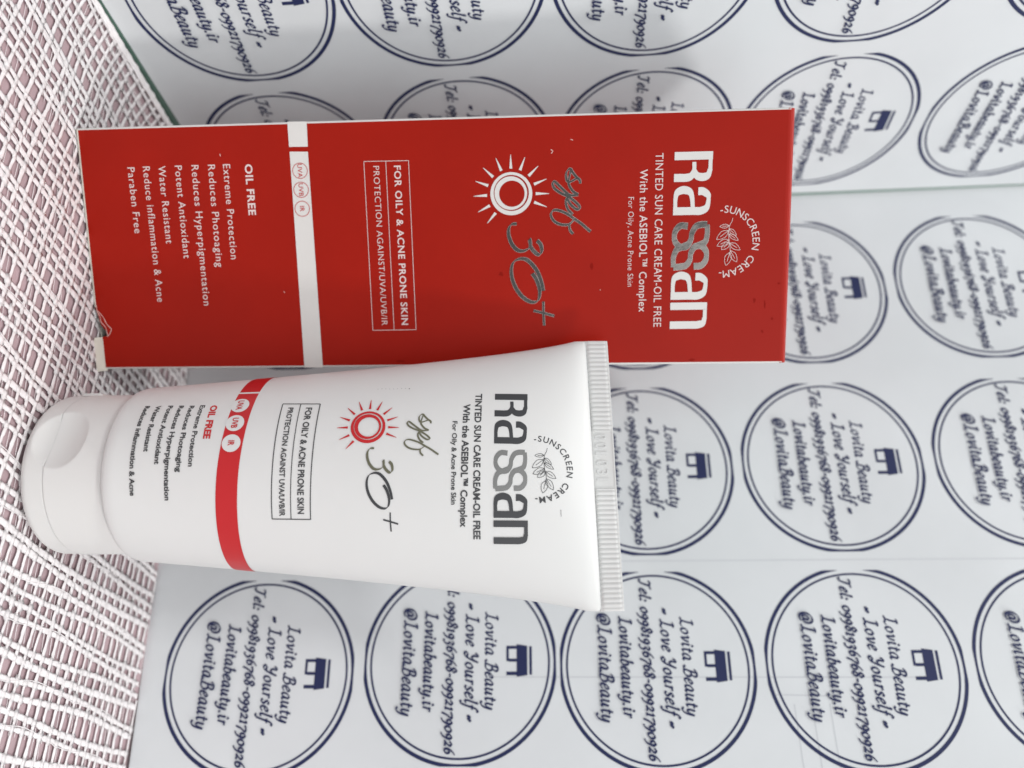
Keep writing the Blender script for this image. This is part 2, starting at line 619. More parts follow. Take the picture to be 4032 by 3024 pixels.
# thick selvedge where the lace is folded under along the left board
for off, wd in ((0.95, .62), (1.9, .40)):
    def fn(t):
        p = L_B + L_U * t
        n2 = Vector((L_N.x, L_N.y, 0)).normalized()
        p = p + n2 * (off + .25 * noise.noise(Vector((t * .5, off, 0))))
        return Vector((p.x, p.y, floor_z(p.x, p.y) - .12))
    pts = [fn(t) for t in [-75 + .6 * i for i in range(int(99 / .6))]]
    thread([p for p in pts if room_side(p.x, p.y) > 0.2], wd, .3, 300 + off, 8, .35)
lace = add('lace_cloth', lv, lf, M_LACE, smooth=True, loc=(60, -70, 0))
tag(lace, 'white open net lace cloth lying over the pink table top', 'lace cloth')


# ------------------------------------------------------------------ printed boards behind
# script letters: hand-drawn strokes, x-height .45, cap .75, slanted
GL = {
    'L': (.56, [[(.08, .68), (.2, .75), (.38, .74)], [(.25, .74), (.24, .4), (.19, .1), (.09, .0), (.03, .05)], [(.12, .03), (.28, .05), (.42, 0), (.55, .09)]]),
    'o': (.40, [[(.2, .44), (.07, .32), (.05, .12), (.17, 0), (.31, .12), (.32, .32), (.2, .44)]]),
    'v': (.38, [[(.0, .37), (.08, .44), (.12, .3), (.17, .0), (.3, .2), (.33, .43)]]),
    'i': (.25, [[(.02, .36), (.1, .44), (.08, .15), (.14, 0), (.23, .08)], [(.13, .62), (.15, .66)]]),
    't': (.28, [[(.12, .64), (.09, .2), (.15, 0), (.26, .08)], [(.0, .43), (.26, .44)]]),
    'a': (.44, [[(.31, .4), (.18, .45), (.05, .28), (.05, .08), (.14, 0), (.26, .15), (.32, .42)], [(.32, .42), (.3, .1), (.36, 0), (.44, .08)]]),
    'B': (.56, [[(.25, .72), (.2, .3), (.13, .04), (.02, .01), (-.08, .1)], [(.06, .60), (.2, .75), (.4, .75), (.48, .62), (.38, .45), (.22, .40)], [(.22, .40), (.44, .40), (.52, .22), (.42, .04), (.24, .0), (.12, .05)]]),
    'e': (.36, [[(.05, .2), (.2, .24), (.31, .36), (.22, .45), (.08, .3), (.06, .1), (.16, 0), (.34, .1)]]),
    'u': (.46, [[(.02, .38), (.08, .44), (.06, .15), (.13, 0), (.25, .1), (.32, .42)], [(.33, .42), (.31, .1), (.37, 0), (.45, .08)]]),
    'y': (.40, [[(.02, .38), (.08, .44), (.06, .15), (.14, .02), (.26, .12), (.33, .43)], [(.34, .43), (.31, 0), (.22, -.22), (.08, -.27), (.0, -.18)]]),
    'Y': (.54, [[(.0, .58), (.08, .73), (.17, .7), (.17, .5), (.28, .37), (.42, .5), (.5, .75)], [(.5, .75), (.4, .3), (.28, .0), (.12, -.08), (.02, .03), (.12, .12), (.34, .06)]]),
    'r': (.30, [[(.02, .38), (.1, .43), (.07, .0)], [(.08, .25), (.18, .42), (.29, .41)]]),
    's': (.30, [[(.28, .38), (.18, .45), (.08, .36), (.16, .24), (.25, .13), (.15, 0), (.0, .06)]]),
    'l': (.22, [[(.08, .64), (.15, .76), (.1, .4), (.07, .12), (.13, 0), (.23, .08)]]),
    'f': (.26, [[(.36, .68), (.27, .77), (.17, .6), (.12, .2), (.05, -.2), (-.05, -.28), (-.11, -.2)], [(.02, .42), (.28, .43)]]),
    'T': (.50, [[(.0, .62), (.09, .74), (.3, .70), (.53, .77)], [(.31, .72), (.25, .3), (.17, .03), (.06, .0), (.01, .1)]]),
    'b': (.38, [[(.06, .58), (.15, .75), (.08, .3), (.07, .05), (.2, 0), (.33, .14), (.31, .36), (.2, .42), (.08, .28)]]),
    ':': (.20, [[(.07, .05), (.09, .08)], [(.09, .36), (.11, .39)]]),
    '.': (.18, [[(.07, .03), (.09, .06)]]),
    '-': (.30, [[(.04, .24), (.26, .25)]]),
    '~': (.34, [[(.02, .24), (.09, .32), (.17, .25), (.24, .2), (.32, .30), (.25, .34), (.17, .25), (.09, .19), (.02, .24)]]),
    '@': (.70, [[(.44, .42), (.3, .46), (.2, .3), (.24, .14), (.36, .16), (.46, .44)], [(.46, .44), (.44, .2), (.54, .16), (.63, .34), (.56, .6), (.34, .68), (.12, .54), (.06, .26), (.18, .02), (.4, -.04), (.56, .04)]]),
    ' ': (.24, []),
    '0': (.38, [[(.2, .45), (.06, .32), (.05, .12), (.17, 0), (.32, .12), (.33, .32), (.2, .45)]]),
    '1': (.26, [[(.03, .36), (.14, .45), (.12, .0)], [(.02, .0), (.22, .01)]]),
    '2': (.36, [[(.04, .32), (.14, .45), (.28, .36), (.2, .18), (.04, .02), (.18, .04), (.35, .02)]]),
    '3': (.34, [[(.04, .36), (.16, .45), (.28, .34), (.15, .2), (.28, .04), (.18, -.2), (.0, -.22)]]),
    '6': (.36, [[(.33, .68), (.16, .5), (.06, .24), (.12, .02), (.28, .04), (.32, .2), (.22, .33), (.08, .2)]]),
    '7': (.36, [[(.03, .34), (.06, .43), (.35, .43), (.2, .1), (.12, -.24)]]),
    '8': (.36, [[(.3, .58), (.18, .68), (.08, .52), (.2, .34), (.31, .18), (.2, 0), (.06, .12), (.15, .3), (.32, .48), (.3, .58)]]),
    '9': (.36, [[(.3, .3), (.2, .45), (.06, .34), (.1, .16), (.24, .16), (.32, .34), (.29, .1), (.18, -.16), (.02, -.26)]]),
}


def script(g, s, x0, x1, y0, cap):
    tot = sum(GL[c][0] + .045 for c in s)
    k = (x1 - x0) / tot
    ky = cap / .75
    x = 0
    w = nib(0.24, 0.54, math.radians(35))
    for c in s:
        adv, st = GL[c]
        for P in st:
            if len(P) == 2 and math.hypot(P[1][0] - P[0][0], P[1][1] - P[0][1]) < .06:
                px, py = P[0]
                disc(g, (x + px + 0.20 * py) * k + x0, y0 + py * ky, .30, 10)
                continue
            pts = spline([((x + px + 0.20 * py) * k + x0, y0 + py * ky) for px, py in P], 5)
            g.ribbon(pts, w)
        x += adv + .045


RE = 22.95


def emblem_art():
    R = RE
    ring, let, icon = G(), G(), G()
    n = 180
    def clipped(r_out, r_in, sx, lims):
        z = ring.up()
        prev = None
        for i in range(n + 1):
            t = 2 * pi * i / n
            c, s_ = math.cos(t), math.sin(t)
            ro = r_out
            if c < 0: ro = min(ro, lims[0] / -c)
            if c > 0: ro = min(ro, lims[1] / c)
            if s_ > 0: ro = min(ro, lims[2] / s_)
            if s_ < 0: ro = min(ro, lims[3] / -s_)
            cur = None
            if ro > r_in + .03:
                a_ = len(ring.v)
                ring.v += [(sx * ro * c, ro * s_, z), (sx * r_in * c, r_in * s_, z)]
                cur = a_
            if prev is not None and cur is not None:
                ring.f.append([prev + 1, prev, cur, cur + 1])
            prev = cur
    clipped(R, R * .963, .99, (R * .958, R * .985, R * .988, R * .986))
    clipped(R * .927, R * .9065, .99, (99, 99, 99, 99))
    for s_, a0, a1, y, cp in (('Lovita Beauty', -.49, .46, .265, .125), ('~ Love Yourself ~', -.585, .565, .06, .13), ('Tel: 09981936768-09921790926', -.875, .862, -.135, .115),
                              ('Lovitabeauty.ir', -.50, .475, -.365, .125), ('@LovitaBeauty', -.54, .515, -.585, .135)):
        script(let, s_, a0 * R, a1 * R, y * R, cp * R)
    q = lambda pts: [(x * R, y * R) for x, y in pts]
    icon.poly(q([(-.145, .715), (.13, .715), (.13, .742), (-.145, .742)]))
    icon.poly(q([(-.165, .585), (.15, .585), (.135, .695), (-.15, .695)]))
    icon.poly(q([(-.15, .48), (-.12, .48), (-.12, .585), (-.15, .585)]))
    icon.poly(q([(-.12, .48), (.0, .48), (.0, .505), (-.12, .505)]))
    icon.poly(q([(-.025, .505), (.005, .505), (.005, .585), (-.025, .585)]))
    icon.poly(q([(.10, .48), (.135, .48), (.135, .585), (.10, .585)]))
    return ring, let, icon


ring_g, let_g, icon_g = emblem_art()


def flat_mesh(name, g, m, base=0.05):
    me = bpy.data.meshes.new(name)
    me.from_pydata([(x * MM, y * MM, (z + base) * MM) for x, y, z in g.v], [], g.f)
    me.materials.append(m)
    return me


ME_RING, ME_LET, ME_ICON = flat_mesh('round_emblem', ring_g, M_NAVY), flat_mesh('lettering', let_g, M_NAVY), flat_mesh('shop_icon', icon_g, M_NAVY)


def slab(P0, U, V, N, poly, front, back):
    """closed prism from an in-plane polygon (u, v), between two offsets along the normal"""
    n = len(poly)
    vs = [P0 + U * u + V * v + N * front for u, v in poly] + [P0 + U * u + V * v + N * back for u, v in poly]
    fs = [list(range(n)), list(range(2 * n - 1, n - 1, -1))]
    for i in range(n):
        j = (i + 1) % n
        fs.append([i, i + n, j + n, j])
    return vs, fs


def sheet(P0, U, V, N, f_edge, nu, nv, bulge, seed):
    """thin paper, gently uneven; f_edge(s, t) -> (u, v)"""
    vs, fs = [], []
    for j in range(nv + 1):
        for i in range(nu + 1):
            u, v = f_edge(i / nu, j / nv)
            d = bulge * noise.noise(Vector((u * .018, v * .018, seed)))
            vs.append(P0 + U * u + V * v + N * d)
    m = len(vs)
    vs += [p - N * 0.14 for p in vs]
    for j in range(nv):
        for i in range(nu):
            a_ = j * (nu + 1) + i
            fs.append([a_, a_ + 1, a_ + nu + 2, a_ + nu + 1])
            fs.append([m + a_, m + a_ + nu + 1, m + a_ + nu + 2, m + a_ + 1])
    for i in range(nu):
        a_, b_ = i, nv * (nu + 1) + i
        fs.append([a_, a_ + m, a_ + m + 1, a_ + 1])
        fs.append([b_, b_ + 1, b_ + 1 + m, b_ + m])
    for j in range(nv):
        a_, b_ = j * (nu + 1), j * (nu + 1) + nu
        fs.append([a_, a_ + nu + 1, a_ + nu + 1 + m, a_ + m])
        fs.append([b_, b_ + m, b_ + m + nu + 1, b_ + nu + 1])
    return vs, fs


def emblems(root, P0, U, V, N, spots):
    rot = Matrix((U, V, N)).transposed().to_4x4()
    off = wloc(root)
    for (u, v) in spots:
        loc = (P0 + U * u + V * v) * MM - off
        e = bpy.data.objects.new('round_emblem', ME_RING)
        COL.objects.link(e)
        e.parent = root
        e.matrix_local = Matrix.Translation(loc) @ rot
        for nm, me in (('lettering', ME_LET), ('shop_icon', ME_ICON)):
            c = bpy.data.objects.new(nm, me)
            COL.objects.link(c)
            c.parent = e


# right board
rb = empty('printed_board', (122, -44, 0))
tag(rb, 'white printed board filling the right side, upright behind the white tube', 'board', 'printed boards standing as a corner backdrop')
r_bot = lambda u: -124.1 + 0.014 * max(u + 75, 0) + .012 * max(u + 25, 0)
r_seam = lambda v: -128.4 - .021 * v
vs, fs = slab(R_P0, R_U, R_V, R_N, [(r_seam(-124) + .2, -123.6), (95, -120.0), (95, 150), (r_seam(150) + .2, 150)], -0.22, -3.2)
add('backing_plate', vs, fs, M_GREEN, rb)


def r_edge(s_, t):
    u = -128.4 + 222 * s_
    v = r_bot(u) + (149 - r_bot(u)) * t
    return u + (r_seam(v) + 128.4) * (1 - s_), v


vs, fs = sheet(R_P0, R_U, R_V, R_N, r_edge, 40, 40, 0.0, 1)
add('paper_sheet', vs, fs, M_PAPER, rb, smooth=False)
RS = [(1.3, -94.5), (-1.46, -46.71), (-.05, -.44), (-.08, 47.26), (.05, 94.9),
      (-49.25, -94.7), (-49.25, -47.3), (-48.2, -.55), (-48.67, 47.17), (-49.1, 95.4),
      (-99.6, -94.7), (-98.5, -47.3), (-97.7, 0), (-98.6, 46.8), (-99.3, 94.9)]
emblems(rb, R_P0, R_U, R_V, R_N, RS)
# faint ruled marks that show through the paper between the circles
fg = G()
for u0, v0, u1, v1 in ((8, 30, 45, 31), (8, 34, 45, 35), (8, 38, 45, 39), (-24.6, -60, -24.2, 110), (2, -40, 2.4, 60), (6, 26, 6.4, 40)):
    L = math.hypot(u1 - u0, v1 - v0)
    nx, ny = -(v1 - v0) / L * .14, (u1 - u0) / L * .14
    fg.poly([(u0 - nx, v0 - ny), (u1 - nx, v1 - ny), (u1 + nx, v1 + ny), (u0 + nx, v0 + ny)])
add('faint_ruling', [R_P0 + R_U * x + R_V * y + R_N * (.02 + z) for x, y, z in fg.v], fg.f, M_FAINT, rb)

# left board
lb = empty('printed_board', (-10, -17, 0))
tag(lb, 'white printed board at the left with a dark green edge, behind the red carton', 'board', 'printed boards standing as a corner backdrop')
vs, fs = slab(L_P0, L_U, L_V, L_N, [(-110, -123.8), (22.5, -124.4), (28.7, 150), (-110, 150)], -0.22, -3.2)
add('backing_plate', vs, fs, M_GREEN, lb)


def l_edge(s_, t):
    ub = -110 + (20.6 + 110) * s_
    ut = -110 + (28.0 + 110) * s_
    vb = -121.4 + 0.048 * (ub + 50)
    return ub + (ut - ub) * t, vb + (149 - vb) * t


vs, fs = sheet(L_P0, L_U, L_V, L_N, l_edge, 30, 40, 0.0, 5)
add('paper_sheet', vs, fs, M_PAPER, lb)
LS = [(-.76, -94.6), (-1.45, -47.2), (-.31, .03), (-.59, 47.05), (.16, 95.6),
      (-48.68, -93.74), (-49.19, -47.34), (-48.32, -1.26), (-48.36, 46.05), (-49.25, 94.7)]
emblems(lb, L_P0, L_U, L_V, L_N, LS)


# ------------------------------------------------------------------ red carton
BO = Vector((0.4746, -69.6811, 0.25))
BE, BZ = Vector((0.98679, 0.16185, -0.0071)).normalized(), Vector((0.0091, -0.0119, 0.9999)).normalized()
BN = BE.cross(BZ).normalized()          # towards the camera
BZ = BN.cross(BE).normalized()
BW, BH, BD = 51.04, 147.5, 23.0
box = empty('carton', tuple(BO + BE * BW / 2 - BN * BD / 2))
tag(box, 'tall red sunscreen carton with white lettering standing left of the tube', 'box')
bp = lambda a, b_, o: BO + BE * a + BZ * b_ + BN * o


def carton_body():
    """outline of the front (damaged lower right corner), folded edges, four sides and a lid"""
    bm = bmesh.new()
    r = 0.45
    # front panel with a notch where the corner is torn
    front = [(r, 0.0), (37.6, 0.0), (39.6, .55), (41.2, .9), (42.6, 1.9), (43.6, 2.1), (43.9, 1.0), (44.6, .75), (BW - r, .75), (BW - r, BH - 1.5), (r, BH - 1.5)]
    vs, fs, mi = [], [], []
    def quad(p, m):
        i = len(vs)
        vs.extend(p)
        fs.append(list(range(i, i + len(p))))
        mi.append(m)
    quad([bp(a, b_, 0) for a, b_ in front], 0)
    # folded vertical edges: white print of the sides comes round the corner
    steps = 5
    for side in (0, 1):
        for k in range(steps):
            t0, t1 = pi / 2 * k / steps, pi / 2 * (k + 1) / steps
            f = lambda t: (r - r * math.sin(t), -r + r * math.cos(t))
            (x0, o0), (x1, o1) = f(t0), f(t1)
            lo = 0.0 if side == 0 else .75
            if side == 0:
                quad([bp(x0, lo, o0), bp(x0, BH - 1, o0), bp(x1, BH - 1, o1), bp(x1, lo, o1)], 1)
            else:
                quad([bp(BW - x0, BH - 1, o0), bp(BW - x0, lo, o0), bp(BW - x1, lo, o1), bp(BW - x1, BH - 1, o1)], 1)
    # sides, back, bottom
    quad([bp(0, 0, -r), bp(0, BH - 1, -r), bp(0, BH - 1, -BD), bp(0, 0, -BD)], 1)
    quad([bp(BW, BH - 1, -r), bp(BW, 0.75, -r), bp(BW, .75, -BD), bp(BW, BH - 1, -BD)], 1)
    quad([bp(0, 0, -BD), bp(0, BH, -BD), bp(BW, BH, -BD), bp(BW, 0, -BD)], 0)
    quad([bp(0, .3, -r), bp(0, .3, -BD), bp(BW, .3, -BD), bp(BW, .3, -r)], 2)
    # rolled top fold and lid
    R2 = 1.5
    for k in range(steps):
        t0, t1 = pi / 2 * k / steps, pi / 2 * (k + 1) / steps
        f = lambda t: (BH - R2 + R2 * math.sin(t), -R2 + R2 * math.cos(t))
        (b0, o0), (b1, o1) = f(t0), f(t1)
        quad([bp(.15, b0, o0), bp(BW - .15, b0, o0), bp(BW - .15, b1, o1), bp(.15, b1, o1)], 0)
    quad([bp(.15, BH, -R2), bp(BW - .15, BH, -R2), bp(BW - .15, BH, -BD), bp(.15, BH, -BD)], 0)
    o = add('carton_shell', vs, fs, [M_RED, M_BOXWHITE, M_CARD], box)
    for p, m in zip(o.data.polygons, mi):
        p.material_index = m
    return o


carton_body()


def bpart(name, g, m, base=0.05, parent=None):
    return add(name, [bp(x, y, z + base) for x, y, z in g.v], g.f, m, parent or box)


g = G()
g.poly([(0.0, 45.0), (5.0, 45.05), (5.05, 49.0), (0.05, 49.05)])
g.poly([(5.95, 45.1), (51.0, 45.45), (51.0, 49.5), (6.05, 48.95)])
stripe = bpart('white_stripe', g, M_BOXWHITE)
g = G()
for cx, s_ in ((9.83, 'UVA'), (13.67, 'UVB'), (17.53, 'IR')):
    g.ribbon(circ(cx, 47.08, 1.55), 0.11, True)
    t = text(s_, .0)
    g.merge(t, .98, .95, cx - t.w * .49, 47.08 - .48)
bpart('filter_badges', g, M_TUBERED, .12, stripe)

g = G()
line(g, 'OIL FREE', 8.23, 35.38, 18.6, 35.5, 1.62, .026, 1.08)
line(g, 'Extreme Protection', 8.12, 30.77, 27.65, 31.0, 1.52, .002, 1.14)
line(g, 'Reduces Photoaging', 8.14, 27.55, 29.25, 27.7, 1.52, .002, 1.14)
line(g, 'Reduces Hyperpigmentation', 8.14, 24.0, 37.36, 24.24, 1.52, .002, 1.14)
line(g, 'Potent Antioxidant', 8.15, 20.42, 27.28, 20.7, 1.52, .002, 1.14)
line(g, 'Water Resistant', 8.15, 16.85, 24.1, 17.13, 1.52, .002, 1.14)
line(g, 'Reduce inflammation & Acne', 8.17, 13.5, 36.43, 14.05, 1.52, .002, 1.14)
line(g, 'Paraben Free', 8.27, 10.17, 21.84, 10.44, 1.52, .002, 1.14)
bpart('claims_lettering', g, M_PINKINK)

g = G()
fr = [(8.3, 60.55), (43.15, 60.8), (43.1, 70.1), (8.35, 69.85)]
for i in range(4):
    g.ribbon([fr[i], fr[(i + 1) % 4]], .11)
g.ribbon([(8.32, 65.12), (43.13, 65.38)], .11)
line(g, 'FOR OILY & ACNE PRONE SKIN', 9.28, 66.75, 42.05, 67.05, 1.42, .016, 1.10)
line(g, 'PROTECTION AGAINST/UVA/UVB/IR', 9.27, 62.45, 42.1, 62.8, 1.22, -.006, 1.08)
bpart('framed_lettering', g, M_PINKINK)

g = G()
g.merge(sun_emblem(), 1, 1, 15.45, 90.85)
bpart('sun_emblem', g, M_BOXWHITE)
for fat, nm, m_, bs in ((.10, 'foil_script_highlight', M_FOILGLINT, .03), (0, 'foil_script', M_FOIL, .08)):  # wider pale copy below paints the highlight of the raised edges
    g = G()
    g.merge(spf_script(fat), 1, 1, 10.53, 98.78)
    for q_ in number_script(fat):
        g.merge(q_, 1, 1, 21.35, 90.05)
    fs_ = bpart(nm, g, m_, bs, None if fat else fs_e)
    fs_e = fs_

g = G()
g.merge(brand_solid(), 1, .985, 8.05, 123.85, -.014)
bpart('brand_lettering', g, M_BOXWHITE)
for fat, nm, m_, bs in ((.10, 'foil_lettering_highlight', M_FOILGLINT, .03), (0, 'foil_lettering', M_FOIL, .08)):  # pale copy under the letters is a painted edge highlight
    g = G()
    g.merge(brand_foil(fat), 1, .985, 8.05, 123.85, -.014)
    fs_ = bpart(nm, g, m_, bs, None if fat else fs_e)
    fs_e = fs_
g = G()
line(g, 'TINTED SUN CARE CREAM-OIL FREE', 8.16, 120.05, 43.1, 120.0, 1.55, .0, 1.08)
line(g, 'With the ASEBIOL\u2122 Complex', 11.24, 116.98, 39.98, 116.94, 1.55, .006, 1.08)
line(g, 'For Oily, Acne Prone Skin', 16.66, 114.65, 34.69, 114.6, 1.12, -.006, 1.08)
bpart('subtitle_lettering', g, M_PINKINK)
g = G()
arc_words(g, 25.95, 133.95, 6.5, 1.42, .0, a0=187, a1=-7)
sprig(g, 25.75, 134.85, 1.12, .085)
bpart('leaf_emblem', g, M_PINKINK)

# wear: smudges, nicks, the torn corner and the flap that bends out
random.seed(11)
for cx, cy, sx, sy in ((38.8, 142.6, .9, .22), (37.9, 140.5, .55, .3), (41.7, 144.2, .35, .3), (44.3, 142.3, .4, .3), (50.1, 128.0, .35, .7), (34.5, 145.3, .25, .3), (30.4, 107.2, .8, .35), (49.8, 66.5, .2, 1.2), (31.7, 88.4, .5, .6)):
    n = 14
    g = G()
    g.poly([(cx + sx * math.cos(2 * pi * i / n) * random.uniform(.55, 1.15), cy + sy * math.sin(2 * pi * i / n) * random.uniform(.5, 1.15)) for i in range(n)])
    bpart('scuff_mark', g, M_SMUDGE, .02)
for P in ([(36.9, .3), (38.3, .35), (39.5, .9), (40.6, 1.0), (41.8, 1.9), (43.1, 2.1), (43.7, 2.4)], [(38.2, .5), (39.6, 1.6), (41.0, 2.2), (42.2, 3.2)], [(42.2, 3.2), (43.2, 2.7), (43.8, 2.0)],
          [(6.9, 99.0), (7.2, 99.4), (7.7, 99.1)], [(5.0, 103.0), (5.2, 103.5)], [(6.0, 30.3), (6.5, 30.4)], [(34.6, 42.0), (34.9, 42.2)]):
    g = G()
    g.ribbon(spline(P, 5), lambda t, dx, dy: .10 + .10 * abs(math.sin(9 * t)))
    bpart('torn_edge', g, M_TEAR, .06)
g = G()
disc(g, 35.3, 109.0, .1, 10)
bpart('lint_speck', g, M_TEAR, .06)
vs, fs = [], []
nseg = 10
for i in range(nseg + 1):
    a0 = 43.9 + (BW + .3 - 43.9) * i / nseg
    for b0, o0 in ((1.15, -.25), (.6, .55), (.0, 1.25), (-.22, 1.5), (-.22, 1.2), (.4, .3), (1.0, -.6)):
        vs.append(bp(a0, b0 * (1 if i else .8), o0 * (1 - .25 * (i == 0))))
for i in range(nseg):
    for j in range(7):
        a0 = i * 7 + j
        b0 = i * 7 + (j + 1) % 7
        fs.append([a0, b0, b0 + 7, a0 + 7])
fs += [list(range(6, -1, -1)), list(range(nseg * 7, nseg * 7 + 7))]
add('bottom_flap', vs, fs, M_CARD, box)
# raw card edge along the foot of the front panel
vs, fs = [], []
for a0, a1 in ((.3, 37.4),):
    q = [bp(a0, -.10, .02), bp(a1, -.10, .02), bp(a1, .22, .02), bp(a0, .22, .02), bp(a0, -.10, -.4), bp(a1, -.10, -.4), bp(a1, .22, -.4), bp(a0, .22, -.4)]
    fs += [[0, 1, 2, 3], [4, 7, 6, 5], [0, 4, 5, 1], [1, 5, 6, 2], [2, 6, 7, 3], [3, 7, 4, 0]]
    vs += q
add('card_edge', vs, fs, M_CARD, box)


# ------------------------------------------------------------------ tube
TR, TH0, TH1 = 17.4, 17.6, 105.0
TO = Vector((72.4, -74, 0.75))
yaw = math.radians(-11.5)
TZ = Vector((.006, 0, 1)).normalized()
TE = Vector((math.cos(yaw), math.sin(yaw), 0))
TE = (TE - TZ * TE.dot(TZ)).normalized()
TN = TZ.cross(TE).normalized()          # away from the camera
tube = empty('cream_tube', tuple(TO))
tag(tube, 'white sunscreen tube with a red band standing on its flip cap', 'tube')


def perim(a, b):
    return pi * (3 * (a + b) - math.sqrt((3 * a + b) * (a + 3 * b)))


_sec = {}


def section(h):
    k = round(h, 2)
    if k in _sec:
        return _sec[k]
    t = min(max((h - TH0) / (TH1 - TH0), 0), 1)
    b = max(TR * (1 - t) ** .39, .42)
    lo, hi = TR, TR * 1.58
    for _ in range(40):
        m = (lo + hi) / 2
        if perim(m, b) < 2 * pi * TR: lo = m
        else: hi = m
    a = min(lo, 26.45)
    N = 600
    xs, ls = [], [0.0]
    prev = None
    for i in range(N + 1):
        p = -pi / 2 - 1.75 + 3.5 * i / N
        c = (a * math.cos(p), b * math.sin(p))
        if prev: ls.append(ls[-1] + math.hypot(c[0] - prev[0], c[1] - prev[1]))
        xs.append(p)
        prev = c
    mid = ls[N // 2]
    _sec[k] = (a, b, xs, [l - mid for l in ls])
    return _sec[k]


def skew(x, h):
    return (0.038 * x + .75) * min(1, max(0, (h - TH0) / (TH1 - TH0))) ** 6


def t_pt(s_, h, off=0.0):
    a, b, xs, ls = section(h)
    lo, hi = 0, len(ls) - 1
    while hi - lo > 1:
        m = (lo + hi) // 2
        if ls[m] <= s_: lo = m
        else: hi = m
    f = (s_ - ls[lo]) / (ls[hi] - ls[lo])
    p = xs[lo] + f * (xs[hi] - xs[lo])
    nx, ny = b * math.cos(p), a * math.sin(p)
    l = math.hypot(nx, ny)
    return TO + TE * (a * math.cos(p) + nx / l * off) + TN * (b * math.sin(p) + ny / l * off) + TZ * (h + skew(a * math.cos(p), h))


def tpart(name, g, m, base=0.07, parent=None, maxlen=0.9):
    """wrap flat artwork (s, h) round the tube"""
    bm = bmesh.new()
    vv = [bm.verts.new(p) for p in g.v]
    for f in g.f:
        try:
            bm.faces.new([vv[i] for i in f])
        except ValueError:
            pass
    bmesh.ops.triangulate(bm, faces=bm.faces[:])
    for _ in range(6):
        es = [e for e in bm.edges if e.calc_length() > maxlen]
        if not es: break
        bmesh.ops.subdivide_edges(bm, edges=es, cuts=1)
        bmesh.ops.triangulate(bm, faces=[f for f in bm.faces if len(f.verts) > 3])
    bm.verts.index_update()
    vs = [t_pt(v.co.x, v.co.y, base + v.co.z) for v in bm.verts]
    fs = [[v.index for v in f.verts] for f in bm.faces]
    bm.free()
    return add(name, vs, fs, m, parent or tube)


# body
NS = 160
hs = [15.95, 16.0, 16.2, 16.6, 17.1, 17.8, 18.6] + [18.6 + (TH1 - 18.6) * (1 - (1 - i / 90) ** 1.25) for i in range(1, 91)]
rin = {0: .88, 1: .955, 2: .972, 3: .986, 4: .994, 5: .999}
vs, fs = [], []
for k, h in enumerate(hs):
    a, b, _, _ = section(h)
    f = rin.get(k, 1)
    if h > 104.6: b = max(b, .55)
    # a few soft dents of a filled tube
    for i in range(NS):
        p = 2 * pi * i / NS
        x, y = a * f * math.cos(p), b * f * math.sin(p)
        d = .10 * noise.noise(Vector((x * .07, h * .04, 2 + y * .02)))
        vs.append(TO + TE * x + TN * (y - d * (1 if k > 6 else 0)) + TZ * (h + skew(x, h)))
for k in range(len(hs) - 1):
    for i in range(NS):
        j = (i + 1) % NS
        fs.append([k * NS + i, k * NS + j, (k + 1) * NS + j, (k + 1) * NS + i])
fs.append([i for i in range(NS - 1, -1, -1)])
body = add('tube_body', vs, fs, M_TUBE, tube, smooth=True)

# crimped end: ribbed on both faces, with a smooth stamped panel
SW, H0, H1 = 26.45, 104.7, 109.3
nx, nh = 620, 16
vs, fs = [], []


def crimp_off(s_, q_):
    e = min(1, min(q_, 1 - q_) / .10)
    ribs = 0.0
    if not (-8.0 < s_ < 3.4):
        ribs = .32 * abs(math.sin(pi * s_ / .92)) ** .8
    border = .10 if (-8.0 < s_ < 3.4 and (q_ < .12 or q_ > .9)) else 0
    env = max(0, min(1, (q_ - .10) / .06)) * max(0, min(1, (.93 - q_) / .05))
    lip = .22 if q_ > .94 else 0
    groove = -.20 if .015 < q_ < .085 else 0
    return .46 + ribs * env + border * .5 + lip + groove


for side in (1, -1):
    for j in range(nh + 1):
        q_ = j / nh
        for i in range(nx + 1):
            s_ = -SW + 2 * SW * i / nx
            edge = max(0, 1 - ((abs(s_) / SW) ** 26))
            d = max(.12, crimp_off(s_ * 1.0, q_) * (.4 + .6 * edge))
            h = H0 + (H1 - H0) * q_ + .038 * s_ + .75
            wob = .25 * math.sin(s_ * .09 + .6) * (q_)
            vs.append(TO + TE * (s_ * (1 - .004 * q_)) + TN * (-side * d + wob) + TZ * h)
n1 = (nx + 1) * (nh + 1)
for side in (0, 1):
    for j in range(nh):
        for i in range(nx):
            a = side * n1 + j * (nx + 1) + i
            f = [a, a + 1, a + nx + 2, a + nx + 1]
            fs.append(f if side == 0 else f[::-1])
for i in range(nx):
    a = nh * (nx + 1) + i
    fs.append([a, a + 1, a + 1 + n1, a + n1])
    fs.append([i, i + n1, i + 1 + n1, i + 1])
for j in range(nh):
    a, b = j * (nx + 1), j * (nx + 1) + nx
    fs.append([a, a + nx + 1, a + nx + 1 + n1, a + n1])
    fs.append([b, b + n1, b + n1 + nx + 1, b + nx + 1])
crimp = add('crimped_seal', vs, fs, M_TUBE, tube, smooth=True)
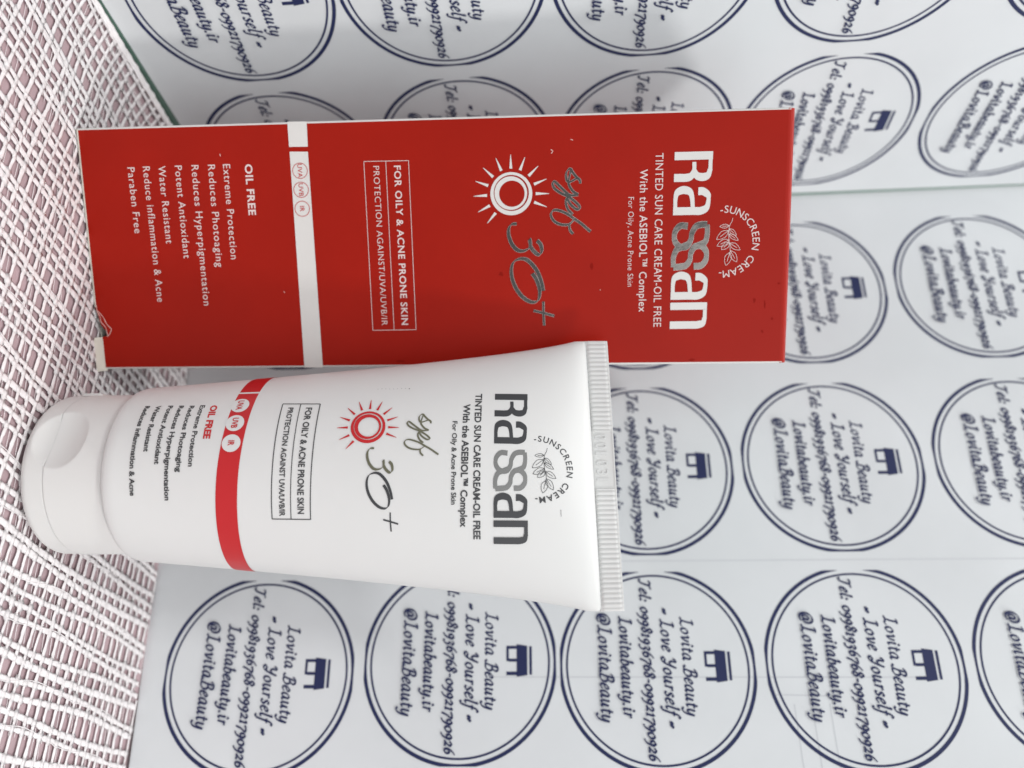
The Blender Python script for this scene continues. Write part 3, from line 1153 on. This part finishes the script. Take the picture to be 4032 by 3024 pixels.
# stamped code, raised in the same plastic
cv, cf = [], []
x = -7.3
for ch, wd in (('0', 1.05), ('0', 1.05), ('1', .55), ('0', 1.05), ('3', 1.05), ('1', .5)):
    t = text(ch)
    i0 = len(cv)
    for px, py, _ in t.v:
        s_ = x + px / t.w * wd
        h = H0 + .95 + py * 2.25 + .038 * s_ + .75
        wob = .25 * math.sin(s_ * .09 + .6) * ((h - H0) / (H1 - H0))
        cv.append((s_, h, wob))
    for f in t.f: cf.append([k + i0 for k in f])
    x += 1.72
bm = bmesh.new()
vv = [bm.verts.new(TO + TE * s_ + TN * (-.47 + wb) + TZ * h) for s_, h, wb in cv]
for f in cf:
    try: bm.faces.new([vv[i] for i in f])
    except ValueError: pass
r = bmesh.ops.extrude_face_region(bm, geom=bm.faces[:])
bmesh.ops.translate(bm, verts=[v for v in r['geom'] if isinstance(v, bmesh.types.BMVert)], vec=-TN * .16)
bm.verts.index_update()
add('stamped_code', [v.co.copy() for v in bm.verts], [[v.index for v in f.verts] for f in bm.faces], M_TUBE, crimp)
bm.free()

# flip cap: base and lid, thumb dish across both at the front left
CR = 15.95
dish_ang = -pi / 2 - .36
dish_h = 6.3


def cap_pt(p, r, h):
    """sink the surface into the thumb dish"""
    x, y = r * math.cos(p), r * math.sin(p)
    D, RS = 44.2, 30.0
    cx, cy = D * math.cos(dish_ang), D * math.sin(dish_ang)
    hh = (h - dish_h) / .52
    q_ = RS * RS - hh * hh
    if q_ > 0:
        rr = math.sqrt(q_)
        d = math.hypot(x - cx, y - cy)
        if d < rr:
            # move along the radius until it meets the sphere
            ca, sa = math.cos(p), math.sin(p)
            bq = ca * cx + sa * cy
            disc_ = bq * bq - (D * D - rr * rr)
            if disc_ > 0:
                r2 = bq - math.sqrt(disc_)
                x, y = r2 * ca, r2 * sa
    return TO + TE * x + TN * y + TZ * h


def cap_part(name, profile, parent):
    n = 360
    vs, fs = [], []
    for r_, h in profile:
        for i in range(n):
            vs.append(cap_pt(2 * pi * i / n, r_, h))
    for k in range(len(profile) - 1):
        for i in range(n):
            j = (i + 1) % n
            fs.append([k * n + i, k * n + j, (k + 1) * n + j, (k + 1) * n + i])
    fs.append(list(range(n - 1, -1, -1)))
    fs.append([(len(profile) - 1) * n + i for i in range(n)])
    return add(name, vs, fs, M_CAP, parent, smooth=True)


SEAM = 4.5
prof = [(CR, SEAM + .06 + (15.3 - SEAM) * i / 60) for i in range(61)]
prof = [(CR - .6, SEAM + .04)] + prof + [(CR - .12, 15.55), (CR - .5, 15.7), (CR - 3, 15.72)]
cap = cap_part('flip_cap', prof, tube)
fil = 2.0
prof = [(CR - fil - .09 + fil * math.sin(t), -.6 + fil - fil * math.cos(t)) for t in [pi / 2 * i / 14 for i in range(15)]]
prof += [(CR - .09, -.6 + fil + (SEAM - .04 - fil + .6) * i / 14) for i in range(1, 15)] + [(CR - .7, SEAM - .02)]
lid = cap_part('lid', prof, cap)
# hinge lug at the far left of the cap
vs, fs = [], []
for k, (h, w_) in enumerate(((2.6, 2.2), (3.0, 2.6), (6.4, 2.6), (6.9, 2.2))):
    for i, (dx, dy) in enumerate(((0, -1), (-.55, -.9), (-.55, .9), (0, 1))):
        ang = pi * 1.03
        c = Vector((math.cos(ang), math.sin(ang)))
        tng = Vector((-c.y, c.x))
        p = c * (CR - .25 - dx * (1 if 0 < k < 3 else .6)) + tng * (dy * w_)
        vs.append(TO + TE * p.x + TN * p.y + TZ * h)
for k in range(3):
    for i in range(4):
        j = (i + 1) % 4
        fs.append([k * 4 + i, k * 4 + j, k * 4 + 4 + j, k * 4 + 4 + i])
fs += [[3, 2, 1, 0], [12, 13, 14, 15]]
add('hinge', vs, fs, M_CAP, cap)

# printing
SL = -.040
g = G()
def band_poly(s0, s1):
    h0 = lambda s_: 37.05 + .0 - .040 * (s_ - 1) if s_ > 1 else 37.05 - .052 * (s_ - 1)
    n = max(2, int((s1 - s0) / .6))
    z = g.up()
    i0 = len(g.v)
    for i in range(n + 1):
        s_ = s0 + (s1 - s0) * i / n
        g.v += [(s_, h0(s_), z), (s_, h0(s_) + 3.87 - (.0 if s_ < 1 else .0), z)]
    for i in range(n):
        g.f.append([i0 + 2 * i, i0 + 2 * i + 2, i0 + 2 * i + 3, i0 + 2 * i + 1])
band_poly(-26.5, -15.98)
band_poly(-15.5, 26.8)
band = tpart('red_band', g, M_TUBERED, .05)
g = G()
for s_ in (-12.25, -8.22, -4.2):
    disc(g, s_, 39.12 + .0 * s_, 1.68)
badge = tpart('filter_badge_discs', g, M_TUBE, .10, band)
g = G()
for s0, w_ in ((-12.25, 'UVA'), (-8.22, 'UVB'), (-4.2, 'IR')):
    t = text(w_, .028)
    g.merge(t, .86, 1.12, s0 - t.w * .43, 39.12 - .56)
tpart('filter_badge_lettering', g, M_TUBERED, .15, band)

g = G()
line(g, 'Extreme Protection', -12.45, 31.58, .17, 31.87, .95, .028, 1.0)
line(g, 'Reduces Photoaging', -12.38, 29.59, 1.17, 29.8, .95, .028, 1.0)
line(g, 'Reduces Hyperpigmentation', -12.44, 27.56, 6.29, 27.8, .95, .028, 1.0)
line(g, 'Potent Antioxidant', -12.5, 25.5, -.23, 25.82, .95, .028, 1.0)
line(g, 'Water Resistant', -12.55, 23.2, -2.52, 23.6, .95, .028, 1.0)
line(g, 'Reduces inflammation & Acne', -12.53, 21.1, 5.46, 21.65, .95, .028, 1.0)
tpart('claims_lettering', g, M_INKGREY)
g = G()
line(g, 'OIL FREE', -12.39, 33.61, -5.02, 33.86, 1.32, .045, 1.0)
tpart('red_lettering', g, M_TUBERED)
g = G()
fr = [(-12.46, 47.1), (9.66, 46.83), (9.7, 53.75), (-12.36, 54.16)]
for i in range(4):
    g.ribbon(spline([fr[i], fr[(i + 1) % 4]], 30), .17)
g.ribbon(spline([(-12.41, 50.51), (9.64, 50.25)], 30), .14)
line(g, 'FOR OILY & ACNE PRONE SKIN', -11.53, 51.62, 8.67, 51.47, 1.18, .024, 1.0)
line(g, 'PROTECTION AGAINST UVA/UVB/IR', -11.56, 48.33, 9.12, 48.2, 1.0, .022, 1.0)
tpart('framed_lettering', g, M_INKGREY)
g = G()
g.merge(sun_emblem(), .735, .735, -7.5, 63.6)
tpart('sun_emblem', g, M_TUBERED)
g = G()
g.merge(spf_script(), .62, .775, -10.28, 70.3)
a_, b_, c_ = number_script()
g.merge(a_, .705, .68, -3.5, 63.75)
tpart('foil_script', g, M_FOILREFL)
g = G()
g.merge(b_, .715, .69, -4.05, 63.5)
g.merge(c_, .70, .62, -3.0, 63.65)
tpart('dark_reflection_script', g, M_INKGREY)  # foil as well: its dark reflection is painted in charcoal
g = G()
g.merge(brand_solid(), .803, .80, -14.5, 86.85, -.012)
tpart('brand_lettering', g, M_INKGREY)
g = G()
g.merge(brand_foil(), .803, .80, -14.5, 86.85, -.012)
tpart('foil_lettering', g, M_FOILTUBE)
g = G()
line(g, 'TINTED SUN CARE CREAM-OIL FREE', -14.48, 83.15, 13.21, 82.88, 1.27, .026, 1.0)
line(g, 'With the ASEBIOL\u2122 Complex', -12.28, 81.0, 10.98, 80.56, 1.27, .026, 1.0)
line(g, 'For Oily & Acne Prone Skin', -8.76, 79.06, 6.83, 79.0, .9, .02, 1.0)
tpart('subtitle_lettering', g, M_INKGREY)
g = G()
arc_words(g, .1, 94.75, 5.75, 1.15, .015, a0=187, a1=-7)
sprig(g, .15, 95.75, 1.0, .085)
tpart('leaf_emblem', g, M_INKGREY)
g = G()
g.ribbon([(7.6, 98.6), (8.9, 98.6)], .06)
tpart('printed_tick', g, M_INKGREY)
g = G()
for i in range(9):
    disc(g, -15.8 + .06 * math.sin(i * 5), 64.5 + i * .75, .06 + .05 * (i == 8), 8)
tpart('date_dots', g, M_INKGREY)
